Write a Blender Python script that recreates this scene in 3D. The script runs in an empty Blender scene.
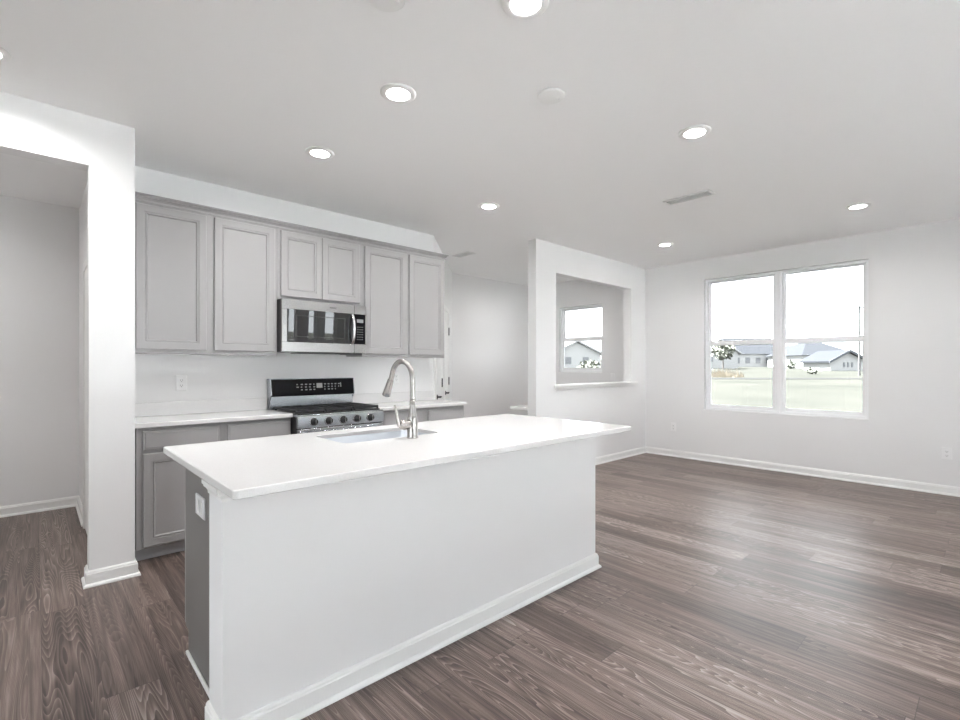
import bpy, math, random
from mathutils import Vector, Matrix

random.seed(7)
S = bpy.context.scene
COL = S.collection

# ------------------------------------------------------------------ camera
YAW = math.atan(0.92737)
EYE = 1.28
cam_d = bpy.data.cameras.new('camera')
cam_d.sensor_width = 36.0
cam_d.lens = 36.0 * 480.05 / 960
cam_d.shift_y = 6.74 / 960
cam_d.clip_start = 0.05
cam_d.clip_end = 600
cam = bpy.data.objects.new('camera', cam_d)
COL.objects.link(cam)
cam.location = (0, 0, EYE)
cam.rotation_euler = (math.pi / 2, 0, -YAW)
S.camera = cam

# ------------------------------------------------------------------ sky, exposure
SKY = 2.6
SUN = 80.0
LAMP_W = 5.3
w = bpy.data.worlds.new('overcast_sky')
S.world = w
w.use_nodes = True
bg = w.node_tree.nodes['Background']
bg.inputs['Color'].default_value = (0.92, 0.965, 1.0, 1)
bg.inputs['Strength'].default_value = SKY
S.view_settings.view_transform = 'Standard'
S.view_settings.look = 'None'
S.view_settings.gamma = 1
S.view_settings.use_curve_mapping = False
S.view_settings.exposure = 0.98
S.cycles.max_bounces = 14
S.cycles.diffuse_bounces = 10
S.cycles.transparent_max_bounces = 16
S.cycles.caustics_reflective = False
S.cycles.caustics_refractive = False
S.cycles.sample_clamp_indirect = 60


sun_d = bpy.data.lights.new('hazy_sun', 'SUN')
sun_d.energy = SUN
sun_d.angle = math.radians(6)
sun_d.color = (0.985, 0.995, 1.0)
sun = bpy.data.objects.new('hazy_sun', sun_d)
COL.objects.link(sun)
sun.rotation_euler = Vector((-0.25, 0.45, 0.86)).to_track_quat('Z', 'Y').to_euler()


def portal(name, loc, rot, sx, sy):
    d = bpy.data.lights.new(name, 'AREA')
    d.shape = 'RECTANGLE'
    d.size, d.size_y = sx, sy
    d.cycles.is_portal = True
    o = bpy.data.objects.new(name, d)
    COL.objects.link(o)
    o.location, o.rotation_euler = loc, rot
    return o


H = 2.743          # ceiling height
XW = 6.69          # window wall
YB = -4.2          # wall behind the camera
XL = -2.6          # wall left of the camera
YK = 4.27          # kitchen wall
YF = 5.77          # far wall
YP = 3.58          # front of the half wall
R90 = math.pi / 2
WIN1 = (0.961, 2.722, 0.70, 2.465)     # y0 y1 z0 z1 on the window wall
WIN2 = (4.325, 5.195, 1.19, 2.30)
WIN_BACK_ADDED = (-0.3, 4.1, 0.04, 2.45)          # x0 x1 z0 z1 on the wall behind the camera; added for extra daylight
WIN_SIDE_ADDED = (-0.9, 2.3, 0.35, 2.35)          # y0 y1 on the wall left of the camera; added to light the room
SLIM = [(4.57, 4.83, 0.04, 2.45), (5.08, 5.34, 0.04, 2.45), (5.52, 5.88, 0.04, 2.45)]
for nm, (a, b, c, d) in (('window_daylight', WIN1), ('window_daylight', WIN2)):
    portal(nm, (XW + 0.17, (a + b) / 2, (c + d) / 2), (0, R90, 0), d - c, b - a)
for nm, (a, b, c, d) in [('window_daylight', q) for q in [WIN_BACK_ADDED] + SLIM]:
    portal(nm, ((a + b) / 2, YB - 0.16, (c + d) / 2), (R90, 0, 0), b - a, d - c)



a, b, c, d = WIN_SIDE_ADDED
portal('window_daylight', (XL - 0.17, (a + b) / 2, (c + d) / 2), (0, -R90, 0), d - c, b - a)

# ------------------------------------------------------------------ mesh helpers
class MB:
    def __init__(s):
        s.v, s.f, s.sm = [], [], []

    def add(s, vs, fs, smooth=False):
        n = len(s.v)
        s.v += [tuple(p) for p in vs]
        s.f += [tuple(i + n for i in f) for f in fs]
        s.sm += [smooth] * len(fs)
        return s

    def box(s, x0, x1, y0, y1, z0, z1):
        vs = [(x, y, z) for z in (z0, z1) for y in (y0, y1) for x in (x0, x1)]
        return s.add(vs, [(0, 2, 3, 1), (4, 5, 7, 6), (0, 1, 5, 4), (2, 6, 7, 3), (0, 4, 6, 2), (1, 3, 7, 5)])

    def prism(s, poly, fn, a, b):
        """poly of 2D points swept from a to b; fn(u, v, t) gives the 3D point"""
        n = len(poly)
        vs = [fn(u, v, a) for u, v in poly] + [fn(u, v, b) for u, v in poly]
        fs = [tuple(range(n))[::-1], tuple(range(n, 2 * n))]
        fs += [(i, (i + 1) % n, n + (i + 1) % n, n + i) for i in range(n)]
        return s.add(vs, fs)

    def lathe(s, prof, c, axis=(0, 0, 1), seg=32, smooth=True, cap=True):
        ax = Vector(axis).normalized()
        t = Vector((1, 0, 0)) if abs(ax.x) < 0.9 else Vector((0, 1, 0))
        e1 = ax.cross(t).normalized()
        e2 = ax.cross(e1)
        c = Vector(c)
        vs, fs = [], []
        for r, h in prof:
            for k in range(seg):
                q = 2 * math.pi * k / seg
                vs.append(c + ax * h + (e1 * math.cos(q) + e2 * math.sin(q)) * r)
        for i in range(len(prof) - 1):
            for k in range(seg):
                k2 = (k + 1) % seg
                fs.append((i * seg + k, i * seg + k2, (i + 1) * seg + k2, (i + 1) * seg + k))
        s.add(vs, fs, smooth)
        if cap:
            for i in (0, len(prof) - 1):
                if prof[i][0] > 1e-6:
                    ring = vs[i * seg:(i + 1) * seg]
                    s.add(ring, [tuple(range(seg))])
        return s

    def tube(s, pts, rad, seg=16, smooth=True):
        P = [Vector(p) for p in pts]
        n = len(P)
        R = rad if isinstance(rad, (list, tuple)) else [rad] * n
        up = None
        vs, fs = [], []
        for i in range(n):
            t = (P[min(i + 1, n - 1)] - P[max(i - 1, 0)]).normalized()
            if up is None:
                up = t.orthogonal().normalized()
            up = (up - t * up.dot(t)).normalized()
            e2 = t.cross(up)
            for k in range(seg):
                q = 2 * math.pi * k / seg
                vs.append(P[i] + (up * math.cos(q) + e2 * math.sin(q)) * R[i])
        for i in range(n - 1):
            for k in range(seg):
                k2 = (k + 1) % seg
                fs.append((i * seg + k, i * seg + k2, (i + 1) * seg + k2, (i + 1) * seg + k))
        s.add(vs, fs, smooth)
        s.add(vs[:seg], [tuple(range(seg))])
        s.add(vs[-seg:], [tuple(range(seg))])
        return s

    def front(s, x0, x1, z0, z1, y, t, loops):
        """a door or drawer front facing -Y whose face stands at y; loops = (inset, depth behind the face)"""
        L = [(0, t)] + list(loops)
        vs, fs = [], []
        for ins, dep in L:
            vs += [(x0 + ins, y + dep, z0 + ins), (x1 - ins, y + dep, z0 + ins),
                   (x1 - ins, y + dep, z1 - ins), (x0 + ins, y + dep, z1 - ins)]
        for i in range(len(L) - 1):
            for k in range(4):
                k2 = (k + 1) % 4
                fs.append((i * 4 + k, i * 4 + k2, i * 4 + 4 + k2, i * 4 + 4 + k))
        e = (len(L) - 1) * 4
        fs.append((e, e + 1, e + 2, e + 3))
        fs.append((3, 2, 1, 0))
        return s.add(vs, fs)

    def sweep(s, path, prof, closed=False):
        """profile (outward, z) swept along a floor polyline, mitred; outward is to the right of travel"""
        P = [Vector((p[0], p[1])) for p in path]
        n = len(P)
        dirs = [(P[(i + 1) % n] - P[i]).normalized() for i in range(n if closed else n - 1)]
        nor = [Vector((d.y, -d.x)) for d in dirs]
        rows = []
        for i in range(n):
            if closed:
                a, b = nor[i - 1], nor[i]
            else:
                a, b = nor[max(i - 1, 0)], nor[min(i, n - 2)]
            m = (a + b) / (1 + a.dot(b))
            rows.append([(P[i].x + m.x * o, P[i].y + m.y * o, z) for o, z in prof])
        k = len(prof)
        vs = [p for r in rows for p in r]
        fs = []
        for i in range(n if closed else n - 1):
            j = (i + 1) % n
            for q in range(k):
                q2 = (q + 1) % k
                fs.append((i * k + q, i * k + q2, j * k + q2, j * k + q))
        if not closed:
            fs += [tuple(range(k)), tuple(range((n - 1) * k, n * k))[::-1]]
        return s.add(vs, fs)

    def build(s, name, m, parent=None, bevel=0, seg=2, kind=None):
        me = bpy.data.meshes.new(name)
        off = OFF.get(parent.name, (0, 0, 0)) if parent else (0, 0, 0)
        me.from_pydata([(x - off[0], y - off[1], z - off[2]) for x, y, z in s.v], [], s.f)
        me.polygons.foreach_set('use_smooth', s.sm)
        import bmesh
        bm = bmesh.new()
        bm.from_mesh(me)
        bmesh.ops.recalc_face_normals(bm, faces=bm.faces)
        bm.to_mesh(me)
        bm.free()
        me.materials.append(m)
        o = bpy.data.objects.new(name, me)
        COL.objects.link(o)
        if parent:
            o.parent = parent
            OFF[o.name] = off
        if kind:
            o['kind'] = kind
        if bevel:
            b = o.modifiers.new('bevel', 'BEVEL')
            b.width, b.segments, b.limit_method, b.angle_limit = bevel, seg, 'ANGLE', math.radians(40)
            b.harden_normals = False
        return o


OFF = {}


def tag(o, label, cat, group=None):
    o['label'], o['category'] = label, cat
    if group:
        o['group'] = group
    return o


def thing(name, loc, label=None, cat=None, group=None, kind=None):
    o = bpy.data.objects.new(name, None)
    o.empty_display_size = 0.1
    COL.objects.link(o)
    o.location = loc
    OFF[o.name] = tuple(loc)
    if label:
        tag(o, label, cat, group)
    if kind:
        o['kind'] = kind
    return o


def dup(root, loc, rotz=0, label=None):
    def cp(o, par):
        c = o.copy()
        COL.objects.link(c)
        c.parent = par
        for ch in [x for x in COL.objects if x.parent == o]:
            cp(ch, c)
        return c
    r = cp(root, None)
    r.location = loc
    r.rotation_euler = (0, 0, rotz)
    if label:
        r['label'] = label
    return r


def struct(name, mb, m, bevel=0, parent=None):
    return mb.build(name, m, parent, bevel, kind=None if parent else 'structure')


# ------------------------------------------------------------------ materials
def mat(name, col, rough=0.5, metal=0.0, spec=0.5, emit=None, es=0):
    m = bpy.data.materials.new(name)
    m.use_nodes = True
    b = m.node_tree.nodes['Principled BSDF']
    b.inputs['Base Color'].default_value = (*col, 1)
    b.inputs['Roughness'].default_value = rough
    b.inputs['Metallic'].default_value = metal
    b.inputs['Specular IOR Level'].default_value = spec
    if emit:
        b.inputs['Emission Color'].default_value = (*emit, 1)
        b.inputs['Emission Strength'].default_value = es
    return m


def nodes(m):
    nt = m.node_tree
    return nt, nt.nodes['Principled BSDF'], (lambda t, **k: _n(nt, t, **k))


def _n(nt, t, **k):
    n = nt.nodes.new(t)
    for a, v in k.items():
        setattr(n, a, v)
    return n


def bump(m, scale, strength, dist=0.002, detail=4):
    nt, b, N = nodes(m)
    tc = N('ShaderNodeTexCoord')
    no = N('ShaderNodeTexNoise')
    no.inputs['Scale'].default_value = scale
    no.inputs['Detail'].default_value = detail
    bp = N('ShaderNodeBump')
    bp.inputs['Strength'].default_value = strength
    bp.inputs['Distance'].default_value = dist
    nt.links.new(tc.outputs['Object'], no.inputs['Vector'])
    nt.links.new(no.outputs['Fac'], bp.inputs['Height'])
    nt.links.new(bp.outputs['Normal'], b.inputs['Normal'])
    return m


M_WALL = bump(mat('wall_paint', (0.82, 0.82, 0.82), 0.75, spec=0.25), 90, 0.12)
M_CEIL = bump(mat('ceiling_paint', (0.91, 0.91, 0.91), 0.85, spec=0.2), 35, 0.25, 0.003)
M_TRIM = mat('trim_paint', (0.84, 0.84, 0.83), 0.4)
M_CAB = bump(mat('grey_cabinet_paint', (0.375, 0.37, 0.37), 0.42), 60, 0.03)
M_TOE = mat('grey_toe_kick', (0.50, 0.51, 0.53), 0.5)
M_CAB_SHADED = bump(mat('grey_cabinet_paint_shaded', (0.19, 0.182, 0.175), 0.4), 60, 0.03)  # cabinet paint darkened: the shade on this side is in the colour
M_PLATE = mat('white_plastic', (0.86, 0.86, 0.86), 0.35)
M_SLOT = mat('dark_slot', (0.08, 0.08, 0.08), 0.6)
M_BLACK = mat('black_enamel', (0.018, 0.018, 0.02), 0.3)
M_IRON = mat('black_iron', (0.02, 0.02, 0.022), 0.55)
M_GLASSK = mat('black_glass', (0.010, 0.010, 0.012), 0.08, spec=0.25)
M_MWGLASS = mat('dark_door_glass', (0.014, 0.014, 0.016), 0.015, spec=1.4)
M_VINYL = mat('white_vinyl', (0.91, 0.92, 0.93), 0.35)
M_LENS = mat('lamp_lens', (0.9, 0.9, 0.9), 0.5, emit=(1, 0.985, 0.96), es=12)
M_NICKEL = mat('brushed_nickel', (0.42, 0.40, 0.385), 0.27, 1.0)
M_CHROME = mat('polished_steel', (0.75, 0.75, 0.76), 0.15, 1.0)
M_MARK = mat('printed_marks', (0.26, 0.27, 0.28), 0.5)
M_DISP = mat('grey_display', (0.30, 0.31, 0.32), 0.3)
M_WHITEMARK = mat('dark_lettering', (0.06, 0.06, 0.07), 0.5)


def steel(name, col):
    m = mat(name, col, 0.24, 1.0)
    nt, b, N = nodes(m)
    tc = N('ShaderNodeTexCoord')
    mp = N('ShaderNodeMapping')
    mp.inputs['Scale'].default_value = (4, 4, 420)
    no = N('ShaderNodeTexNoise')
    no.inputs['Scale'].default_value = 2.0
    mr = N('ShaderNodeMapRange')
    mr.inputs['To Min'].default_value = 0.16
    mr.inputs['To Max'].default_value = 0.32
    L = nt.links.new
    L(tc.outputs['Object'], mp.inputs['Vector'])
    L(mp.outputs['Vector'], no.inputs['Vector'])
    L(no.outputs['Fac'], mr.inputs['Value'])
    L(mr.outputs['Result'], b.inputs['Roughness'])
    return m


M_STEEL = steel('stainless_steel', (0.52, 0.54, 0.57))
M_STEELW = steel('warm_stainless_steel', (0.47, 0.462, 0.452))


def quartz():
    m = mat('white_quartz', (0.82, 0.81, 0.80), 0.12)
    nt, b, N = nodes(m)
    tc = N('ShaderNodeTexCoord')
    no = N('ShaderNodeTexNoise')
    no.inputs['Scale'].default_value = 240
    no.inputs['Detail'].default_value = 3
    cr = N('ShaderNodeValToRGB')
    e = cr.color_ramp.elements
    e[0].position, e[0].color = 0.30, (0.71, 0.705, 0.70, 1)
    e[1].position, e[1].color = 0.45, (0.77, 0.765, 0.76, 1)
    L = nt.links.new
    L(tc.outputs['Object'], no.inputs['Vector'])
    L(no.outputs['Fac'], cr.inputs['Fac'])
    L(cr.outputs['Color'], b.inputs['Base Color'])
    return m


M_QUARTZ = quartz()


def glass():
    m = bpy.data.materials.new('window_glass')
    m.use_nodes = True
    nt = m.node_tree
    nt.nodes.remove(nt.nodes['Principled BSDF'])
    out = nt.nodes['Material Output']
    tr = _n(nt, 'ShaderNodeBsdfTransparent')
    tr.inputs['Color'].default_value = (0.97, 0.98, 0.98, 1)
    gl = _n(nt, 'ShaderNodeBsdfGlossy')
    gl.inputs['Roughness'].default_value = 0.02
    fr = _n(nt, 'ShaderNodeFresnel')
    fr.inputs['IOR'].default_value = 1.35
    mx = _n(nt, 'ShaderNodeMixShader')
    L = nt.links.new
    L(fr.outputs['Fac'], mx.inputs[0])
    L(tr.outputs[0], mx.inputs[1])
    L(gl.outputs[0], mx.inputs[2])
    L(mx.outputs[0], out.inputs['Surface'])
    return m


M_GLASS = glass()


def floor_mat():
    m = mat('wood_look_planks', (0.15, 0.12, 0.11), 0.36, spec=0.38)
    nt, b, N = nodes(m)
    L = nt.links.new

    def math_(op, x, y=None, z=None):
        n = N('ShaderNodeMath', operation=op)
        for i, q in enumerate((x, y, z)):
            if q is None:
                continue
            if isinstance(q, (int, float)):
                n.inputs[i].default_value = q
            else:
                L(q, n.inputs[i])
        return n.outputs[0]

    W, LEN = 0.178, 1.22
    tc = N('ShaderNodeTexCoord')
    sp = N('ShaderNodeSeparateXYZ')
    L(tc.outputs['Object'], sp.inputs[0])
    X, Y = sp.outputs[0], sp.outputs[1]
    u = math_('DIVIDE', math_('SUBTRACT', X, 0.022), W)
    row = math_('FLOOR', u)
    fu = math_('FRACT', u)
    wn = N('ShaderNodeTexWhiteNoise', noise_dimensions='1D')
    L(row, wn.inputs['W'])
    vv = math_('ADD', math_('DIVIDE', Y, LEN), math_('MULTIPLY', wn.outputs['Value'], 7.3))
    idx = math_('FLOOR', vv)
    fv = math_('FRACT', vv)
    cb = N('ShaderNodeCombineXYZ')
    L(row, cb.inputs[0])
    L(idx, cb.inputs[1])
    w2 = N('ShaderNodeTexWhiteNoise', noise_dimensions='2D')
    L(cb.outputs[0], w2.inputs['Vector'])
    rnd = w2.outputs['Value']
    rs = N('ShaderNodeSeparateColor')
    L(w2.outputs['Color'], rs.inputs[0])
    # contour grain: stretched noise sliced in level lines
    cg = N('ShaderNodeCombineXYZ')
    L(math_('ADD', math_('MULTIPLY', X, 9.0), math_('MULTIPLY', rs.outputs[0], 53.0)), cg.inputs[0])
    L(math_('ADD', math_('MULTIPLY', Y, 0.55), math_('MULTIPLY', rs.outputs[1], 31.0)), cg.inputs[1])
    n1 = N('ShaderNodeTexNoise')
    n1.inputs['Scale'].default_value = 1.0
    n1.inputs['Detail'].default_value = 1.4
    n1.inputs['Roughness'].default_value = 0.35
    n1.inputs['Distortion'].default_value = 0.08
    L(cg.outputs[0], n1.inputs['Vector'])
    rings = math_('MULTIPLY', n1.outputs['Fac'], 52.0)
    saw = math_('FRACT', rings)
    line = math_('MULTIPLY', math_('POWER', saw, 2.4), math_('ADD', 0.35, math_('MULTIPLY', rs.outputs[2], 0.8)))
    # fine fibres
    cf = N('ShaderNodeCombineXYZ')
    L(math_('ADD', math_('MULTIPLY', X, 85.0), math_('MULTIPLY', rnd, 91.0)), cf.inputs[0])
    L(math_('MULTIPLY', Y, 2.2), cf.inputs[1])
    n2 = N('ShaderNodeTexNoise')
    n2.inputs['Scale'].default_value = 1.0
    n2.inputs['Detail'].default_value = 6
    L(cf.outputs[0], n2.inputs['Vector'])
    # broad streaks
    cs = N('ShaderNodeCombineXYZ')
    L(math_('ADD', math_('MULTIPLY', X, 24.0), math_('MULTIPLY', rnd, 41.0)), cs.inputs[0])
    L(math_('ADD', math_('MULTIPLY', Y, 1.1), math_('MULTIPLY', rnd, 17.0)), cs.inputs[1])
    n3 = N('ShaderNodeTexNoise')
    n3.inputs['Scale'].default_value = 1.0
    n3.inputs['Detail'].default_value = 6
    n3.inputs['Roughness'].default_value = 0.62
    L(cs.outputs[0], n3.inputs['Vector'])
    t = math_('ADD', math_('MULTIPLY', line, 0.42), math_('MULTIPLY', math_('SUBTRACT', n2.outputs['Fac'], 0.25), 0.62))
    t = math_('ADD', t, math_('SUBTRACT', math_('MULTIPLY', n3.outputs['Fac'], 0.86), 0.14))
    t = math_('ADD', t, math_('MULTIPLY', math_('SUBTRACT', rnd, 0.5), 0.20))
    cr = N('ShaderNodeValToRGB')
    e = cr.color_ramp.elements
    e[0].position, e[0].color = 0.28, (0.064, 0.046, 0.041, 1)
    e[1].position, e[1].color = 1.05, (0.47, 0.405, 0.375, 1)
    k = e.new(0.55)
    k.color = (0.176, 0.131, 0.113, 1)
    k = e.new(0.78)
    k.color = (0.325, 0.260, 0.231, 1)
    L(t, cr.inputs['Fac'])
    # seams
    su = math_('MINIMUM', fu, math_('SUBTRACT', 1.0, fu))
    sv = math_('MINIMUM', fv, math_('SUBTRACT', 1.0, fv))
    seam = math_('MINIMUM', math_('DIVIDE', su, 0.008), math_('DIVIDE', sv, 0.0016))
    seam = math_('MINIMUM', seam, 1.0)
    mx = N('ShaderNodeMix', data_type='RGBA')
    L(seam, mx.inputs[0])
    mx.inputs[6].default_value = (0.05, 0.04, 0.037, 1)
    L(cr.outputs['Color'], mx.inputs[7])
    L(mx.outputs[2], b.inputs['Base Color'])
    bp = N('ShaderNodeBump')
    bp.inputs['Strength'].default_value = 0.25
    bp.inputs['Distance'].default_value = 0.0012
    L(math_('ADD', math_('MULTIPLY', seam, 0.8), math_('MULTIPLY', t, 0.6)), bp.inputs['Height'])
    L(bp.outputs['Normal'], b.inputs['Normal'])
    mr = N('ShaderNodeMapRange')
    mr.inputs['To Min'].default_value = 0.30
    mr.inputs['To Max'].default_value = 0.42
    L(n3.outputs['Fac'], mr.inputs['Value'])
    L(mr.outputs['Result'], b.inputs['Roughness'])
    return m


M_FLOOR = floor_mat()

# ------------------------------------------------------------------ room shell
struct('floor', MB().box(XL - 0.2, XW + 0.2, YB - 0.2, YF + 0.2, -0.1, 0), M_FLOOR)
struct('ceiling', MB().box(XL - 0.2, XW + 0.2, YB - 0.2, YF + 0.2, H, H + 0.1), M_CEIL)


def holed(axis, pos, thick, a0, a1, z0, z1, holes):
    """a wall slab with rectangular holes; axis 'x' = plane at x=pos running along y"""
    mb = MB()
    As = sorted({a0, a1} | {h[0] for h in holes} | {h[1] for h in holes})
    Zs = sorted({z0, z1} | {h[2] for h in holes} | {h[3] for h in holes})
    na, nz = len(As), len(Zs)

    def solid(i, j):
        if i < 0 or j < 0 or i >= na - 1 or j >= nz - 1:
            return False
        ca, cz = (As[i] + As[i + 1]) / 2, (Zs[j] + Zs[j + 1]) / 2
        return not any(h[0] < ca < h[1] and h[2] < cz < h[3] for h in holes)

    def P(a, z, s):
        p = pos + (thick if s else 0)
        return (p, a, z) if axis == 'x' else (a, p, z)
    vs = [P(a, z, s) for s in (0, 1) for a in As for z in Zs]
    I = lambda i, j, s: s * na * nz + i * nz + j
    fs = []
    for i in range(na - 1):
        for j in range(nz - 1):
            if not solid(i, j):
                continue
            fs.append((I(i, j, 0), I(i + 1, j, 0), I(i + 1, j + 1, 0), I(i, j + 1, 0)))
            fs.append((I(i, j, 1), I(i, j + 1, 1), I(i + 1, j + 1, 1), I(i + 1, j, 1)))
            for di, dj, e in ((-1, 0, ((i, j), (i, j + 1))), (1, 0, ((i + 1, j), (i + 1, j + 1))),
                              (0, -1, ((i, j), (i + 1, j))), (0, 1, ((i, j + 1), (i + 1, j + 1)))):
                if not solid(i + di, j + dj):
                    (p, q), (r, t) = e
                    fs.append((I(p, q, 0), I(r, t, 0), I(r, t, 1), I(p, q, 1)))
    mb.add(vs, fs)
    return mb


struct('wall_right', holed('x', XW, 0.15, YB, YF, 0, H, [WIN1, WIN2]), M_WALL)
struct('wall_back', holed('y', YB, -0.15, XL, XW, 0, H, [WIN_BACK_ADDED] + SLIM), M_WALL)
struct('wall_side', holed('x', XL, -0.15, YB, 3.60, 0, H, [WIN_SIDE_ADDED]), M_WALL)
struct('wall_left', holed('y', 3.60, 0.12, XL, 0.451, 0, H, [(-1.05, 0.231, -0.001, 2.454)]), M_WALL)
struct('wall_kitchen', MB().box(0.451, 3.255, YK, YK + 0.12, 0, H), M_WALL)
struct('wall_hall', holed('x', 0.30, 0.151, 3.72, YF, 0, H, []), M_WALL)
struct('wall_hall_end', MB().box(-1.9, 0.30, YF, YF + 0.12, 0, H), M_WALL)
struct('wall_hall_side', MB().box(-2.0, -1.9, 3.72, YF, 0, H), M_WALL)
QX, QY = 3.255, YK                    # the angled wall starts here and runs at 45 degrees
QL = (YF - YK) * math.sqrt(2)
r2 = math.sqrt(0.5)


def dq(t, o, z):                      # along, outward (towards the room), up
    return (QX + (t + o) * r2, QY + (t - o) * r2, z)


struct('wall_angled', MB().prism([(0, 0), (QL, 0), (QL - 0.05, -0.10), (0.1, -0.10)], lambda u, v, t: dq(u, v, t), 0, H), M_WALL)
struct('wall_far', MB().box(QX + YF - YK, XW, YF, YF + 0.12, 0, H), M_WALL)
struct('wall_half', holed('y', YP, 0.12, 4.191, XW, 0, H, [(4.556, 6.28, 1.035, 2.40)]), M_WALL)

BASE = [(0, 0), (0.027, 0), (0.027, 0.006), (0.024, 0.013), (0.018, 0.018), (0.014, 0.019),
        (0.014, 0.072), (0.011, 0.076), (0.010, 0.083), (0.005, 0.090), (0, 0.091)]
for nm, pts in (
    ('baseboard_left', [(0.451, 3.79), (0.451, 3.60), (0.231, 3.60), (0.231, 3.72), (0.30, 3.72), (0.30, 3.98)]),
    ('baseboard_hall', [(0.30, 4.98), (0.30, YF), (-1.9, YF), (-1.9, 3.72)]),
    ('baseboard_right', [(XW, YP), (XW, YB), (6.1, YB)]),
    ('baseboard_half', [(4.191, 3.70), (4.191, YP), (XW, YP)]),
    ('baseboard_far', [(QX + YF - YK + 0.0, YF), (XW, YF), (XW, 3.70), (4.6, 3.70)]),
):
    if nm in ('baseboard_left',):
        pts = pts[::-1] if False else pts
    mb = MB()
    path = pts
    # outward must point into the room: test the sign with the first segment below
    flip = {'baseboard_left': True, 'baseboard_hall': True, 'baseboard_right': False,
            'baseboard_half': False, 'baseboard_far': False}[nm]
    if nm == 'baseboard_left':
        path = pts[::-1]
    if nm == 'baseboard_hall':
        path = pts[::-1]
    mb.sweep(path, BASE)
    struct(nm, mb, M_TRIM)

# ledge of the pass-through in the half wall
t = thing('trim_ledge', (4.518, YP, 1.004), kind='structure')
MB().box(4.518, 6.425, YP - 0.032, YP + 0.145, 1.036, 1.064).build('ledge_board', M_TRIM, t, 0.004)
MB().prism([(0, 0), (-0.014, 0), (-0.018, 0.02), (-0.018, 0.032), (0, 0.032)],
           lambda u, v, q: (q, YP - 0.001 + u, 1.004 + v), 4.53, 6.41).build('apron', M_TRIM, t)


# ------------------------------------------------------------------ windows
def hung_unit(root, P, a0, a1, z0, z1, zm):
    """one double-hung unit; P(a, d, z): along the wall, depth outward, height"""
    def bx(mb, u0, u1, d0, d1, w0, w1):
        vs = [P(u, d, q) for q in (w0, w1) for d in (d0, d1) for u in (u0, u1)]
        mb.add(vs, [(0, 2, 3, 1), (4, 5, 7, 6), (0, 1, 5, 4), (2, 6, 7, 3), (0, 4, 6, 2), (1, 3, 7, 5)])
    fw = 0.030
    f = MB()
    bx(f, a0, a0 + fw, 0, .075, z0, z1)
    bx(f, a1 - fw, a1, 0, .075, z0, z1)
    bx(f, a0 + fw, a1 - fw, 0, .075, z0, z0 + fw)
    bx(f, a0 + fw, a1 - fw, 0, .075, z1 - fw, z1)
    f.build('frame', M_VINYL, root, 0.003)
    for nm, w0, w1, d0 in (('lower_sash', z0 + fw, zm + .032, .012), ('upper_sash', zm - .032, z1 - fw, .043)):
        m_ = MB()
        sw = 0.030
        u0, u1 = a0 + fw, a1 - fw
        bx(m_, u0, u0 + sw, d0, d0 + .028, w0, w1)
        bx(m_, u1 - sw, u1, d0, d0 + .028, w0, w1)
        bx(m_, u0 + sw, u1 - sw, d0, d0 + .028, w0, w0 + (.04 if nm == 'lower_sash' else .06))
        bx(m_, u0 + sw, u1 - sw, d0, d0 + .028, w1 - (.06 if nm == 'lower_sash' else .020), w1)
        so = m_.build(nm, M_VINYL, root, 0.003)
        g = MB()
        bx(g, u0 + sw - .004, u1 - sw + .004, d0 + .012, d0 + .016, w0 + .018, w1 - .018)
        g.build('pane', M_GLASS, so)


def window(name, P, a0, a1, z0, z1, zm, n, mull=0.020):
    c = P((a0 + a1) / 2, 0, z0)
    t_ = thing(name, c, kind='structure')
    wu = (a1 - a0 - (n - 1) * mull) / n
    for k in range(n):
        u0 = a0 + k * (wu + mull)
        hung_unit(t_, P, u0, u0 + wu, z0, z1, zm)
        if k < n - 1:
            mb = MB()
            vs = [P(u, d, q) for q in (z0, z1) for d in (-.004, .075) for u in (u0 + wu, u0 + wu + mull)]
            mb.add(vs, [(0, 2, 3, 1), (4, 5, 7, 6), (0, 1, 5, 4), (2, 6, 7, 3), (0, 4, 6, 2), (1, 3, 7, 5)])
            mb.build('mullion', M_VINYL, t_, 0.003)
    return t_


g_ = 0.001
PW = lambda a, d, z: (XW + 0.050 + d, a, z)
window('window_1', PW, WIN1[0] + g_, WIN1[1] - g_, WIN1[2] + g_, WIN1[3] - g_, 1.595, 2)
window('window_2', PW, WIN2[0] + g_, WIN2[1] - g_, WIN2[2] + g_, WIN2[3] - g_, 1.745, 1)
PB = lambda a, d, z: (a, YB - 0.035 - d, z)
for n_, (q, cnt) in enumerate([(WIN_BACK_ADDED, 4)] + [(q, 1) for q in SLIM]):  # the wide first unit is added for daylight
    window('window_%d' % (n_ + 3), PB, q[0] + g_, q[1] - g_, q[2] + g_, q[3] - g_, 1.25, cnt)
PL = lambda a, d, z: (XL - 0.035 - d, a, z)
window('window_7', PL, WIN_SIDE_ADDED[0] + g_, WIN_SIDE_ADDED[1] - g_, WIN_SIDE_ADDED[2] + g_, WIN_SIDE_ADDED[3] - g_, 1.4, 2)  # extra window out of view, lets light in on the left


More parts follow.
